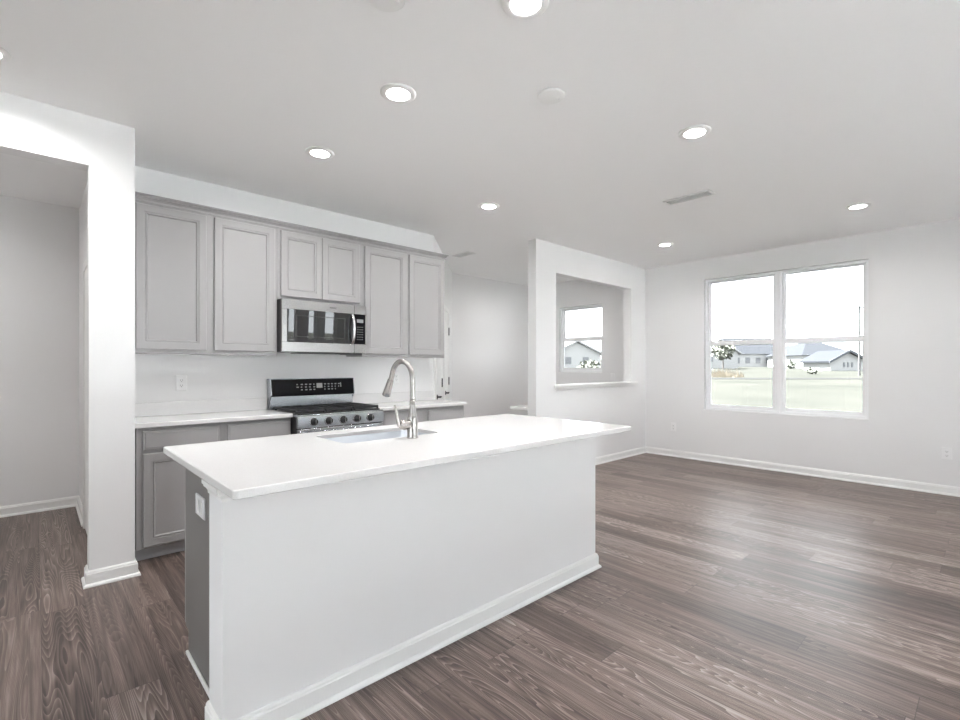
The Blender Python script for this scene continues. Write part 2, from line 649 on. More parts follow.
# ------------------------------------------------------------------ doors in the angled wall and in the hall
def wall_door(name, P, t0, t1, knob_t, hinge_t, top, hinges):
    """leaf between t0 and t1 with a moulded casing; P(t, outward, z)"""
    def bx(mb, u0, u1, d0, d1, w0, w1):
        vs = [P(u, d, q) for q in (w0, w1) for d in (d0, d1) for u in (u0, u1)]
        mb.add(vs, [(0, 2, 3, 1), (4, 5, 7, 6), (0, 1, 5, 4), (2, 6, 7, 3), (0, 4, 6, 2), (1, 3, 7, 5)])
    r = thing(name, P((t0 + t1) / 2, 0, 0), kind='structure')
    leaf = MB()
    bx(leaf, t0, t1, 0.001, 0.012, 0.012, top)
    for w0, w1 in ((0.2, 0.95), (1.07, top - 0.12)):       # raised panels
        bx(leaf, t0 + .09, t1 - .09, 0.012, 0.017, w0, w1)
    lf = leaf.build('leaf', M_TRIM, r, 0.002)
    cas = MB()
    for u0, u1 in ((t0 - .062, t0 - .004), (t1 + .004, t1 + .062)):
        bx(cas, u0, u1, 0.001, 0.016, 0.0, top + .004)
        bx(cas, u0 + .006, u1 - .022, 0.016, 0.021, 0.0, top + .004)
    bx(cas, t0 - .062, t1 + .062, 0.001, 0.019, top + .004, top + .066)
    cas.build('casing', M_TRIM, r, 0.003)
    if not hinges:
        return r
    sg = 1 if hinge_t > knob_t else -1
    kn = MB()
    kn.lathe([(.028, 0), (.028, .008), (.011, .012), (.011, .045)], P(knob_t, .012, .93),
             Vector(P(0, 1, 0)) - Vector(P(0, 0, 0)), 20)
    kn.tube([P(knob_t, .053, .93), P(knob_t + sg * .04, .055, .932), P(knob_t + sg * .105, .052, .928)], [.011, .010, .007], 10)
    kn.build('lever_handle', M_IRON, lf)
    for hz in hinges:
        hh = MB()
        bx(hh, hinge_t - .006, hinge_t + .006, 0.010, 0.026, hz - .055, hz + .055)
        hh.build('hinge', M_IRON, r)
    return r


wall_door('door_1', dq, 0.13, 0.665, 0.20, 0.665, 2.03, (0.25, 1.08, 1.78))
wall_door('door_2', dq, 0.99, 1.49, 1.08, 1.49, 2.03, (0.25, 1.08, 1.78))
wall_door('door_3', lambda t_, o, z: (0.30 - o, t_, z), 4.06, 4.90, 4.14, 4.90, 2.03, ())

# ------------------------------------------------------------------ upper cabinets
DOOR = [(0, .005), (.004, 0), (.048, 0), (.0485, .006), (.056, .006), (.060, .0025), (.068, .011)]
SLAB = [(0, .006), (.003, .003), (.012, .003), (.015, 0)]


def upper(x0, x1, z0, z1, doors, label, y=3.965):
    r = thing('wall_cabinet', ((x0 + x1) / 2, YK, z0), label, 'cabinet', 'grey wall cabinets')
    MB().box(x0 + .001, x1 - .001, y + .02, YK - .002, z0 + .004, z1).build('carcass', M_CAB, r)
    f = MB()
    dz0, dz1 = doors[0][2] + .012, doors[0][3] - .012
    xs = [x0 + .001]
    for i, d_ in enumerate(doors):
        xs += [d_[0] + .012, d_[1] - .012]
    xs.append(x1 - .001)
    f.box(x0 + .001, x1 - .001, y, y + .0199, z0, dz0)
    f.box(x0 + .001, x1 - .001, y, y + .0199, dz1, z1)
    for i in range(0, len(xs), 2):
        f.box(xs[i], xs[i + 1], y, y + .0199, dz0, dz1)
    f.build('face_frame', M_CAB, r)
    for a, b, c, d_ in doors:
        MB().front(a, b, c, d_, y - .0205, .02, DOOR).build('door', M_CAB, r)
    return r


ZT = 2.455
upper(0.453, 1.437, 1.372, ZT, [(.498, .924, 1.40, 2.388), (.976, 1.415, 1.40, 2.388)],
      'tall two-door grey wall cabinet next to the white wall, left of the microwave')
upper(1.437, 2.199, 1.832, ZT, [(1.463, 1.808, 1.855, 2.388), (1.8115, 2.168, 1.855, 2.388)],
      'short two-door grey wall cabinet directly above the microwave')
upper(2.199, 3.165, 1.372, ZT, [(2.222, 2.673, 1.40, 2.388), (2.712, 3.147, 1.40, 2.388)],
      'tall two-door grey wall cabinet right of the microwave, end of the row')
CROWN = [(0, 0), (.010, 0), (.010, .010), (.003, .011), (.003, .016), (.012, .026), (.021, .031), (.021, .035), (.013, .036), (.013, .041), (.030, .042), (.030, .052), (0, .052)]
c = MB().sweep([(0.4535, 3.9645), (3.1655, 3.9645), (3.1655, YK - .002)], [(o + .0005, 2.404 + z) for o, z in CROWN])
tag(c.build('crown_moulding', M_CAB), 'long grey crown moulding along the tops of the wall cabinets', 'moulding')

# ------------------------------------------------------------------ base cabinets and their counters
def base(x0, x1, cols, label, y=3.79, end=False):
    r = thing('base_cabinet', ((x0 + x1) / 2, YK, 0), label, 'cabinet', 'grey base cabinets')
    MB().box(x0 + .001, x1 - .001, y + .02, YK - .002, .088, .883).build('carcass', M_CAB, r)
    f = MB()
    xs = [x0 + .001]
    for a, b in cols:
        xs += [a + .01, b - .01]
    xs.append(x1 - .001)
    for c0, c1 in ((.088, .112), (.700, .745), (.850, .883)):
        f.box(x0 + .001, x1 - .001, y, y + .0199, c0, c1)
    for i in range(0, len(xs), 2):
        for c0, c1 in ((.112, .700), (.745, .850)):
            f.box(xs[i], xs[i + 1], y, y + .0199, c0, c1)
    f.build('face_frame', M_CAB, r)
    for a, b in cols:
        MB().front(a, b, .735, .860, y - .0205, .02, SLAB).build('drawer', M_CAB, r)
        MB().front(a, b, .102, .712, y - .0205, .02, DOOR).build('door', M_CAB, r)
    MB().box(x0 + .001, x1 - .001, y + .06, y + .075, 0.001, .087).build('toe_kick', M_TOE, r)
    return r


base(0.480, 1.480, [(.515, .968), (1.020, 1.465)], 'grey base cabinet left of the range, next to the white wall end')
base(2.252, 3.283, [(2.318, 2.748), (2.815, 3.258)], 'grey base cabinet right of the range, behind the faucet')


def slab(name, x0, x1, y0, y1, label):
    r = thing(name, ((x0 + x1) / 2, y1, .884), label, 'countertop')
    MB().box(x0, x1, y0, y1, .884, .914).build('slab', M_QUARTZ, r, 0.004)
    return r


k = slab('countertop', 0.453, 1.482, 3.75, YK - .001, 'white quartz wall countertop left of the range')
MB().box(0.453, 1.455, YK - .016, YK - .001, .9145, 1.014).build('backsplash', M_QUARTZ, k, 0.002)
k = slab('countertop', 2.25, 3.302, 3.75, YK - .001, 'white quartz wall countertop right of the range')
MB().box(2.252, 3.25, YK - .016, YK - .001, .9145, 1.014).build('backsplash', M_QUARTZ, k, 0.002)

# ------------------------------------------------------------------ microwave
mw = thing('microwave', (1.818, 4.05, 1.40), 'stainless over-range microwave with black glass door under the short cabinet', 'microwave')
MB().box(1.442, 2.194, 3.895, YK - .002, 1.400, 1.826).build('body', M_BLACK, mw, 0.003)
mwd = MB()
mwd.box(1.440, 2.070, 3.868, 3.894, 1.745, 1.822)        # upper rail
mwd.box(1.440, 2.070, 3.868, 3.894, 1.402, 1.480)
mwd.box(1.440, 1.480, 3.868, 3.894, 1.480, 1.745)
dr = mwd.build('door', M_STEELW, mw, 0.002)
MB().prism([(3.8805, 1.480), (3.893, 1.480), (3.893, 1.745), (3.8690, 1.745)], lambda u, v, q: (q, u, v), 1.480, 2.070).build('door_glass', M_MWGLASS, dr)
iw = MB()


def lean(z, o):
    return 3.8805 - (z - 1.480) * .0115 / .265 - o


for a, b, c0, c1 in ((1.555, 1.985, 1.695, 1.700), (1.555, 1.985, 1.525, 1.530), (1.555, 1.560, 1.530, 1.695), (1.980, 1.985, 1.530, 1.695)):
    iw.prism([(lean(c0, .001), c0), (lean(c0, -.0005), c0), (lean(c1, -.0005), c1), (lean(c1, .001), c1)], lambda u, v, q: (q, u, v), a, b)
iw.build('viewing_window_outline', M_SLOT, dr)
pts = []
for i in range(13):
    q = i / 12
    pts.append((2.052, 3.866 - .034 * math.sin(math.pi * q) ** .6, 1.490 + .245 * q))
MB().tube(pts, .013, 12).build('handle', M_CHROME, dr)
pn = MB()
pn.box(2.073, 2.192, 3.868, 3.894, 1.745, 1.822)
pn.box(2.073, 2.192, 3.868, 3.894, 1.402, 1.480)
pn.box(2.180, 2.192, 3.868, 3.894, 1.480, 1.745)
pp = pn.build('control_panel', M_STEELW, mw, 0.002)
MB().box(2.073, 2.180, 3.871, 3.893, 1.480, 1.745).build('keypad_glass', M_GLASSK, pp)
MB().box(2.098, 2.160, 3.8695, 3.871, 1.672, 1.702).build('display', M_DISP, pp)
kp = MB()
for i in range(3):
    for j in range(6):
        kp.box(2.100 + i * .022, 2.112 + i * .022, 3.8698, 3.871, 1.520 + j * .022, 1.5245 + j * .022)
kp.build('keypad_marks', M_DISP, pp)
lg = MB()                                                # tiny maker's lettering on the upper rail
for i, wdt in enumerate((.007, .004, .006, .005, .006, .005, .005)):
    xx = 1.845 + i * .0085
    lg.box(xx, xx + wdt * .45, 3.8672, 3.8679, 1.777, 1.788)
    lg.box(xx, xx + wdt, 3.8672, 3.868, 1.777 if i % 2 else 1.784, 1.7805 if i % 2 else 1.788)
lg.build('lettering', M_WHITEMARK, dr)
MB().box(1.60, 2.05, 3.90, 4.10, 1.392, 1.3995).build('vent_grille', M_IRON, mw)
MB().box(2.02, 2.17, 3.91, 4.04, 1.388, 1.3995).build('work_light', M_SLOT, mw)

# ------------------------------------------------------------------ gas range
rg = thing('gas_range', (1.866, 3.95, 0), 'stainless gas range with black cooktop and five knobs between the counters', 'range')
RX0, RX1 = 1.486, 2.246
MB().box(RX0, RX1, 3.70, 4.255, .012, .886).build('body', M_BLACK, rg, 0.003)
MB().prism([(3.662, .800), (3.699, .800), (3.699, .886), (3.672, .893), (3.668, .886)],
           lambda u, v, q: (q, u, v), RX0, RX1).build('control_strip', M_STEEL, rg, 0.002)
ct = MB().box(RX0, RX1, 3.672, 4.255, .8865, .904)
ct.build('cooktop_rim', M_STEEL, rg, 0.003)
MB().box(RX0 + .006, RX1 - .006, 3.72, 4.19, .9045, .912).build('cooktop', M_BLACK, rg, 0.002)
for gx0 in (RX0 + .012, RX0 + .262, RX0 + .512):
    g = MB()
    gx1 = gx0 + .236
    for yy in (3.735, 4.165):
        g.box(gx0, gx1, yy, yy + .012, .922, .940)
    for xx in (gx0, gx1 - .012):
        g.box(xx, xx + .012, 3.747, 4.165, .922, .940)
    g.box(gx0 + .112, gx0 + .124, 3.747, 4.165, .924, .938)
    for yy in (3.82, 3.90, 3.98, 4.06):
        g.box(gx0 + .012, gx1 - .012, yy, yy + .010, .924, .938)
    for xx in (gx0, gx1 - .012):
        for yy in (3.735, 4.165):
            g.box(xx, xx + .012, yy, yy + .012, .9121, .922)
    g.build('grate', M_IRON, rg)
for bx_, by in ((1.60, 3.85), (1.60, 4.08), (1.866, 3.96), (2.13, 3.85), (2.13, 4.08)):
    MB().lathe([(.045, 0), (.045, .004), (.034, .0045), (.034, .0095), (.0, .0100)], (bx_, by, .9122), (0, 0, 1), 24).build('burner', M_IRON, rg)
for i in range(5):
    kx = 1.612 + i * .125
    kn = MB()
    ax = Vector((0, -1, 0.08))
    kn.lathe([(.029, 0), (.029, .004), (.024, .006), (.0225, .030), (.020, .034), (0, .034)], (kx, 3.6635, .846), ax, 28)
    ko = kn.build('knob', M_BLACK, rg)
    MB().lathe([(.030, 0), (.0325, .001), (.0325, .004), (.030, .005), (.030, 0)], (kx, 3.6642, .846), ax, 28, cap=False).build('bezel', M_CHROME, ko)
    MB().box(kx - .004, kx + .004, 3.622, 3.632, .830, .868).build('grip', M_CHROME, ko)
od = MB().box(RX0 + .003, RX1 - .003, 3.672, 3.699, .205, .792).build('oven_door', M_STEEL, rg, 0.003)
MB().box(RX0 + .09, RX1 - .09, 3.668, 3.672, .34, .66).build('oven_window', M_GLASSK, od)
hd = MB().tube([(RX0 + .03, 3.628, .757), (RX1 - .03, 3.628, .757)], .014, 16)
for hx in (RX0 + .05, RX1 - .05):
    hd.box(hx - .012, hx + .012, 3.630, 3.673, .747, .767)
hd.build('handle', M_CHROME, od)
MB().box(RX0 + .003, RX1 - .003, 3.672, 3.699, .020, .198).build('drawer', M_STEEL, rg, 0.003)
BX0, BX1 = 1.462, 2.240
MB().box(BX0 + .005, BX1 - .005, 4.205, 4.26, .9146, 1.040).build('backguard', M_STEEL, rg, 0.002)
CON = [(4.185, 1.024), (4.262, 1.024), (4.262, 1.172), (4.215, 1.172), (4.196, 1.168), (4.176, 1.038)]
co = MB().prism(CON, lambda u, v, q: (q, u, v), BX0 + .008, BX1 - .008).build('control_console', M_GLASSK, rg, 0.002)
for nm, q0, q1 in (('left', BX0, BX0 + .008), ('right', BX1 - .008, BX1)):
    e = MB().prism([(4.183, 1.022), (4.263, .916), (4.264, 1.176), (4.212, 1.176), (4.192, 1.171), (4.172, 1.036)],
                   lambda u, v, q: (q, u, v), q0, q1)
    e.build('end_cap', M_STEEL, co)
MB().box(BX0, BX1, 4.198, 4.264, 1.1722, 1.176).build('top_edge', M_STEEL, co)
MB().box(BX0 + .008, BX1 - .008, 4.177, 4.190, 1.016, 1.0235).build('lower_lip', M_STEEL, co)


def cpt(x, v, o=0.0012):              # a point on the sloping console face, v measured up from its lower edge
    y0, z0, y1, z1 = 4.176, 1.038, 4.196, 1.168
    L_ = math.hypot(y1 - y0, z1 - z0)
    ny, nz = -(z1 - z0) / L_, (y1 - y0) / L_
    return (x, y0 + (y1 - y0) * v + ny * o, z0 + (z1 - z0) * v + nz * o)


def cquad(nm, m_, xa, xb, va, vb):
    mb = MB()
    mb.add([cpt(xa, va), cpt(xb, va), cpt(xb, vb), cpt(xa, vb), cpt(xa, va, .0002), cpt(xb, va, .0002), cpt(xb, vb, .0002), cpt(xa, vb, .0002)],
           [(0, 1, 2, 3), (7, 6, 5, 4), (0, 4, 5, 1), (1, 5, 6, 2), (2, 6, 7, 3), (3, 7, 4, 0)])
    mb.build(nm, m_, co)


rr = random.Random(3)
for col in range(5):
    for ro, vy in enumerate((.62, .44, .26)):
        if ro == 2 and col < 1:
            continue
        x_ = 1.685 + col * .038
        w_ = rr.choice((.012, .016, .02))
        cquad('touch_key', M_MARK, x_, x_ + w_, vy, vy + .07)
for col in range(5):
    for ro, vy in enumerate((.62, .44, .26)):
        if col == 4 and ro == 2:
            continue
        x_ = 1.940 + col * .034
        cquad('touch_key', M_MARK, x_, x_ + rr.choice((.009, .014, .017)), vy, vy + .07)
cquad('start_key', M_MARK, 2.098, 2.106, .42, .74)
cquad('display', M_DISP, 1.868, 1.922, .40, .72)
lg = MB()
for i in range(6):
    lg.box(2.175 + i * .007, 2.179 + i * .007, 4.1762, 4.1769, 1.0175, 1.0220)
lg.build('lettering', M_MARK, co)

# ------------------------------------------------------------------ island
IX0, IX1, IY0, IY1 = 0.456, 2.623, 1.745, 1.912
isl = thing('kitchen_island', (1.54, 2.1, 0), 'white kitchen island base with half wall front and grey cabinet behind', 'island')
MB().box(IX0, IX1, IY0, IY1, 0.001, .883).build('half_wall', M_WALL, isl, 0.002)
bb = MB().sweep([(IX0, IY1), (IX0, IY0), (IX1, IY0), (IX1, IY1)][::1], [(o + .0005, z + .001) for o, z in BASE])
bb.build('baseboard', M_TRIM, isl)
cabx0 = 0.503
MB().prism([(cabx0 + .0061, IY1 + .001), (2.58, IY1 + .001), (2.58, 2.495), (2.56, 2.495), (2.56, IY1 + .02), (cabx0 + .026, IY1 + .02), (cabx0 + .026, 2.495), (cabx0 + .0061, 2.495)], lambda u, v, q: (u, v, q), .10, .883).build('cabinet_carcass', M_CAB, isl)
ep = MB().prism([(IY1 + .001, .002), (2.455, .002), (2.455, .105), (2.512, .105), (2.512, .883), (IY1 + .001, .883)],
                lambda u, v, q: (q, u, v), cabx0, cabx0 + .006).build('end_panel', M_CAB_SHADED, isl)
ep['label'] = 'grey end panel of the island, its shade put into the colour'
MB().box(cabx0 + .006, 2.58, 2.44, 2.455, .002, .099).build('toe_kick', M_TOE, isl)
MB().box(cabx0 - .012, cabx0 - .0005, IY1 + .001, 2.455, .002, .020).build('shoe_moulding', M_TRIM, isl, 0.004)
MB().box(cabx0 + .0061, 2.58, 2.4955, 2.512, .10, .883).build('face_frame', M_CAB, isl)
for a, b in ((0.5035, 1.03), (1.045, 1.44), (1.46, 1.86), (1.88, 2.56)):
    mb = MB().front(a, b, -.70, -.115, -2.533, .02, DOOR)
    mb.v = [(x, -y, -z) for x, y, z in mb.v]
    mb.build('door', M_CAB, isl)
# moulding capping the end of the half wall
CAP = [(0, .832), (.004, .832), (.005, .842), (.010, .850), (.018, .858), (.019, .866), (.024, .869), (.024, .8825), (0, .8825)]
MB().sweep([(IX0, IY1), (IX0, IY0), (IX0 + .022, IY0)], [(o + .0004, z) for o, z in CAP]).build('cap_moulding', M_TRIM, isl)

# countertop with the sink cut out
SX0, SX1, SY0, SY1 = 1.082, 1.662, 2.110, 2.462
CX0, CX1, CY0, CY1 = 0.430, 2.705, 1.535, 2.60


def rrect(x0, x1, y0, y1, r, n=6):
    out = []
    for cx, cy, a0 in ((x1 - r, y1 - r, 0), (x0 + r, y1 - r, 90), (x0 + r, y0 + r, 180), (x1 - r, y0 + r, 270)):
        for i in range(n + 1):
            q = math.radians(a0 + 90 * i / n)
            out.append((cx + r * math.cos(q), cy + r * math.sin(q)))
    return out


def ring_slab(outer, inner, z0, z1, ch):
    """slab between two rounded rectangles with the same point count, edges eased by ch"""
    mb = MB()
    n = len(outer)
    cx = sum(p[0] for p in outer) / n
    cy = sum(p[1] for p in outer) / n

    def ins(poly, d):
        x0, x1 = min(p[0] for p in poly), max(p[0] for p in poly)
        y0, y1 = min(p[1] for p in poly), max(p[1] for p in poly)
        mx, my = (x0 + x1) / 2, (y0 + y1) / 2
        return [(mx + (p[0] - mx) * (1 - 2 * d / (x1 - x0)), my + (p[1] - my) * (1 - 2 * d / (y1 - y0))) for p in poly]
    loops = [[(x, y, z0) for x, y in inner], [(x, y, z0) for x, y in ins(outer, ch)], [(x, y, z0 + ch) for x, y in outer],
             [(x, y, z1 - ch) for x, y in outer], [(x, y, z1) for x, y in ins(outer, ch)],
             [(x, y, z1) for x, y in ins(inner, -ch * .5)], [(x, y, z1 - ch * .5) for x, y in inner]]
    vs = [p for l in loops for p in l]
    fs = []
    for i in range(len(loops)):
        j = (i + 1) % len(loops)
        for k_ in range(n):
            k2 = (k_ + 1) % n
            fs.append((i * n + k_, i * n + k2, j * n + k2, j * n + k_))
    mb.add(vs, fs)
    return mb


ic = ring_slab(rrect(CX0, CX1, CY0, CY1, .014), rrect(SX0, SX1, SY0, SY1, .045), .884, .914, .003).build('countertop', M_QUARTZ)
tag(ic, 'large white quartz island countertop with an undermount sink cut into it', 'countertop')

# sink
def sink():
    r = thing('sink', ((SX0 + SX1) / 2, (SY0 + SY1) / 2, .68), 'stainless undermount sink set in the island countertop', 'sink')
    mb = MB()
    n = 7 * 4
    L_ = [[(x, y, .894) for x, y in rrect(SX0 + .0006, SX1 - .0006, SY0 + .0006, SY1 - .0006, .0446)],
          [(x, y, .894) for x, y in rrect(SX0 + .003, SX1 - .003, SY0 + .003, SY1 - .003, .043)],
          [(x, y, .72) for x, y in rrect(SX0 + .008, SX1 - .008, SY0 + .008, SY1 - .008, .045)],
          [(x, y, .695) for x, y in rrect(SX0 + .02, SX1 - .02, SY0 + .02, SY1 - .02, .045)],
          [(x, y, .688) for x, y in rrect(SX0 + .045, SX1 - .045, SY0 + .045, SY1 - .045, .04)],
          [(x, y, .684) for x, y in rrect(SX0 + .045, SX1 - .045, SY0 + .045, SY1 - .045, .04)],
          [(x, y, .690) for x, y in rrect(SX0 + .012, SX1 - .012, SY0 + .012, SY1 - .012, .045)],
          [(x, y, .72) for x, y in rrect(SX0 + .004, SX1 - .004, SY0 + .004, SY1 - .004, .045)],
          [(x, y, .85) for x, y in rrect(SX0 + .0006, SX1 - .0006, SY0 + .0006, SY1 - .0006, .0446)]]
    vs = [p for l in L_ for p in l]
    fs = []
    for i in range(len(L_)):
        j = (i + 1) % len(L_)
        if i == 4:
            continue
        for q in range(n):
            q2 = (q + 1) % n
            fs.append((i * n + q, i * n + q2, j * n + q2, j * n + q))
    fs.append(tuple(range(4 * n, 5 * n)))
    fs.append(tuple(range(5 * n, 6 * n))[::-1])
    mb.add(vs, fs, True)
    b_ = mb.build('basin', mat('satin_sink_steel', (0.42, 0.45, 0.49), 0.55, 1.0), r)
    MB().lathe([(.042, 0), (.042, .003), (.030, .001), (.0, .001)], ((SX0 + SX1) / 2, (SY0 + SY1) / 2 + .05, .6882), (0, 0, 1), 24).build('drain', M_CHROME, r)


sink()

# faucet
FX, FY, FZ = 1.424, 2.045, .9142
fa = thing('faucet', (FX, FY, FZ), 'brushed nickel gooseneck pull-down faucet standing on the island countertop', 'faucet')
MB().lathe([(.0, 0), (.0305, 0), (.0305, .004), (.0285, .008), (.0275, .060), (.0270, .098), (.0235, .112), (.0180, .130), (.0150, .165), (.0137, .200), (0, .200)],
           (FX, FY, FZ), (0, 0, 1), 28).build('body', M_NICKEL, fa)
pts = [(FX, FY, FZ + .170), (FX, FY, FZ + .28)]
rad = .098
zc = FZ + .297
for i in range(19):
    q = math.radians(180 - i * 9.3)
    pts.append((FX, FY + rad + rad * math.cos(q), zc + rad * math.sin(q)))
l0, l1 = Vector(pts[-2]), Vector(pts[-1])
dd = (l1 - l0).normalized()
dd = (dd + Vector((0, .22, 0))).normalized()
pts.append(tuple(l1 + dd * .03))
MB().tube(pts, .0137, 18).build('spout', M_NICKEL, fa)
e0 = l1 + dd * .026
sh = MB().tube([e0, e0 + dd * .006, e0 + dd * .02, e0 + dd * .075, e0 + dd * .098, e0 + dd * .100],
               [.0145, .0170, .0182, .0215, .0225, .019], 20)
so = sh.build('spray_head', M_NICKEL, fa)
bt = e0 + dd * .045 + Vector((0, .0195, .004))
MB().tube([bt + Vector((0, 0, .016)), bt + Vector((0, .002, 0)), bt - Vector((0, -.004, .016))], [.004, .006, .004], 8).build('spray_button', M_SLOT, so)
hb = MB().lathe([(0, 0), (.0235, 0), (.0255, .01), (.0255, .042), (.020, .055), (0, .060)], (FX - .018, FY, FZ + .072), (-1, 0, 0), 22)
ho = hb.build('handle_hub', M_NICKEL, fa)
MB().tube([(FX - .066, FY, FZ + .060), (FX - .082, FY + .001, FZ + .072), (FX - .090, FY + .002, FZ + .105), (FX - .093, FY + .004, FZ + .140), (FX - .104, FY + .005, FZ + .172)],
          [.011, .0105, .0085, .0075, .006], 12).build('lever', M_NICKEL, ho)

# ------------------------------------------------------------------ outlets and switches
def outlet_proto(name, label, cat):
    r = thing(name, (0, 0, 0), label, cat)
    MB().front(-.037, .037, -.060, .060, -.006, .0055, [(0, .003), (.003, 0)]).build('cover_plate', M_PLATE, r)
    return r


def duplex(label):
    r = outlet_proto('wall_outlet', label, 'outlet')
    for zc_ in (-.020, .020):
        s_ = MB().box(-.0165, .0165, -.0075, -.006, zc_ - .014, zc_ + .014).build('socket', M_PLATE, r, 0.003)
        q = MB()
        q.box(-.008, -.0055, -.0078, -.0075, zc_ - .003, zc_ + .007)
        q.box(.0055, .008, -.0078, -.0075, zc_ - .003, zc_ + .007)
        q.lathe([(.0028, 0), (.0028, .0003)], (0, -.0075, zc_ - .008), (0, -1, 0), 10)
        q.build('slots', M_SLOT, s_)
    return r


o1 = duplex('white duplex outlet on the wall above the left countertop')
o1.location = (.826, YK - .0005, 1.155)
o1['group'] = 'wall outlets'
dup(o1, (2.764, YK - .0005, 1.165), 0, 'white outlet on the wall behind the faucet, above the right countertop')
dup(o1, (XW - .0005, 3.150, .418), R90 * 3, 'white outlet low on the window wall near the half wall corner')
dup(o1, (XW - .0005, .345, .412), R90 * 3, 'white outlet low on the window wall right of the double window')
sw = outlet_proto('light_switch', 'white rocker switch on the window wall seen through the half wall opening', 'switch')
MB().box(-.016, .016, -.009, -.006, -.033, .033).build('rocker', M_PLATE, sw, 0.002)
sw.location = (XW - .0005, 4.13, 1.115)
sw.rotation_euler = (0, 0, R90 * 3)
isw = thing('switched_outlet', (0, 0, 0), 'white plate with two rockers on the grey end panel of the island', 'outlet')
M_GPLATE = mat('soft_white_plastic', (0.78, 0.78, 0.79), 0.4)
MB().front(-.070, .070, -.043, .043, -.006, .0055, [(0, .003), (.003, 0)]).build('cover_plate', M_GPLATE, isw)
for xx in (-.027, .027):
    MB().box(xx - .017, xx + .017, -.0085, -.006, -.026, .026).build('rocker', M_TRIM, isw, 0.002)
isw.location = (cabx0 - .0005, 2.232, .705)
isw.rotation_euler = (0, 0, -R90)

# ------------------------------------------------------------------ ceiling fittings
def downlight(label):
    r = thing('downlight', (0, 0, H), label, 'ceiling light', 'recessed ceiling lights')
    MB().lathe([(.062, -.001), (.095, -.001), (.095, -.004), (.088, -.008), (.068, -.011), (.062, -.009), (.062, -.001)], (0, 0, H), (0, 0, 1), 40, cap=False).build('trim_ring', M_TRIM, r)
    MB().lathe([(0, -.004), (.0615, -.004), (.0615, -.008), (0, -.008)], (0, 0, H), (0, 0, 1), 40, cap=False).build('lens', M_LENS, r)
    d_ = bpy.data.lights.new('lamp', 'AREA')
    d_.spread = math.radians(158)
    d_.shape, d_.size, d_.energy, d_.color = 'DISK', .120, LAMP_W, (1.0, .985, .965)
    lo = bpy.data.objects.new('lamp', d_)
    COL.objects.link(lo)
    lo.parent = r
    lo.location = (0, 0, -.0095)
    return r


dl = downlight('recessed ceiling light at the top edge of the photo, biggest of all')
dl.location = (1.443, 1.288, H)
for x, y, lab in ((1.425, 2.179, 'recessed ceiling light over the island, middle of the left column of three'),
                  (1.428, 3.147, 'recessed ceiling light nearest the tall cabinets left of the microwave'),
                  (3.030, 3.147, 'recessed ceiling light nearest the half wall end and right wall cabinet'),
                  (3.015, 1.285, 'recessed ceiling light near the long slot vent in the living area'),
                  (5.530, 2.707, 'small recessed ceiling light close to the corner of half wall and window wall'),
                  (5.494, 0.864, 'recessed ceiling light in front of the right half of the double window'),
                  (-0.175, 3.170, 'recessed ceiling light cut off at the left photo edge'),
                  (5.45, 4.72, 'unseen ceiling light added to brighten the nook behind the half wall'),  # added fixture, hidden from view, lifts the dark nook
                  (-0.9, 4.75, 'unseen ceiling light added to brighten the hall behind the left wall')):  # added fixture out of view, keeps the hall from going dark
    dup(dl, (x, y, H), 0, lab)


def disc(label):
    r = thing('smoke_detector', (0, 0, H), label, 'detector', 'round ceiling discs')
    MB().lathe([(0, -.001), (.074, -.001), (.074, -.009), (.069, -.013), (.060, -.0145), (0, -.0155)], (0, 0, H), (0, 0, 1), 36, cap=False).build('cover', M_TRIM, r)
    MB().lathe([(0, 0), (.010, 0), (.010, -.002), (0, -.002)], (.035, -.02, H - .0150), (0, 0, 1), 14, cap=False).build('button', M_PLATE, r)
    return r


d0 = disc('round white ceiling disc with no lamp, right of the lit ceiling lights')
d0.location = (2.038, 1.635, H)
dup(d0, (1.018, 1.640, H), 0, 'round white ceiling disc cut off by the top edge of the photo')


def vent(label, loc, rz, lx, ly):
    r = thing('ceiling_vent', (0, 0, H), label, 'vent', 'ceiling vents')
    f = MB()
    hx, hy, b_ = lx / 2, ly / 2, .022
    f.box(-hx, hx, -hy, -hy + b_, H - .010, H - .001)
    f.box(-hx, hx, hy - b_, hy, H - .010, H - .001)
    f.box(-hx, -hx + b_, -hy + b_, hy - b_, H - .010, H - .001)
    f.box(hx - b_, hx, -hy + b_, hy - b_, H - .010, H - .001)
    f.build('frame', M_TRIM, r, 0.003)
    MB().box(-hx + b_, hx - b_, -hy + b_, hy - b_, H - .003, H - .0012).build('backing', M_GPLATE, r)
    s_ = MB()
    n = 5
    for i in range(n):
        y_ = -hy + b_ + (i + .5) * (ly - 2 * b_) / n
        s_.prism([(y_ - .007, H - .0035), (y_ - .005, H - .0035), (y_ + .006, H - .0095), (y_ + .004, H - .0095)], lambda u, v, q: (q, u, v), -hx + b_, hx - b_)
    s_.build('louvres', M_TRIM, r)
    r.location, r.rotation_euler = loc, (0, 0, rz)
    return r


vent('slotted white ceiling vent in the living area left of the double window', (4.14, 1.815, H), R90, .40, .14)
vent('small white ceiling vent beside the last wall cabinet, behind the kitchen', (4.09, 4.72, H), R90, .32, .14)

# ------------------------------------------------------------------ built-in desk on the back of the half wall
dk = thing('desk_counter', (5.2, 3.70, .772), 'pale counter fixed to the far side of the half wall end', 'counter')
MB().box(4.19, 5.9, 3.702, 3.985, .772, .806).build('slab', M_QUARTZ, dk, 0.003)
MB().box(4.19, 5.9, 3.702, 3.717, .8065, .85).build('upstand', M_QUARTZ, dk, 0.002)
for xx in (4.75, 5.35):
    MB().prism([(3.702, .771), (3.93, .771), (3.93, .745), (3.74, .50), (3.702, .50)], lambda u, v, q: (q, u, v), xx, xx + .03).build('bracket', M_TRIM, dk)

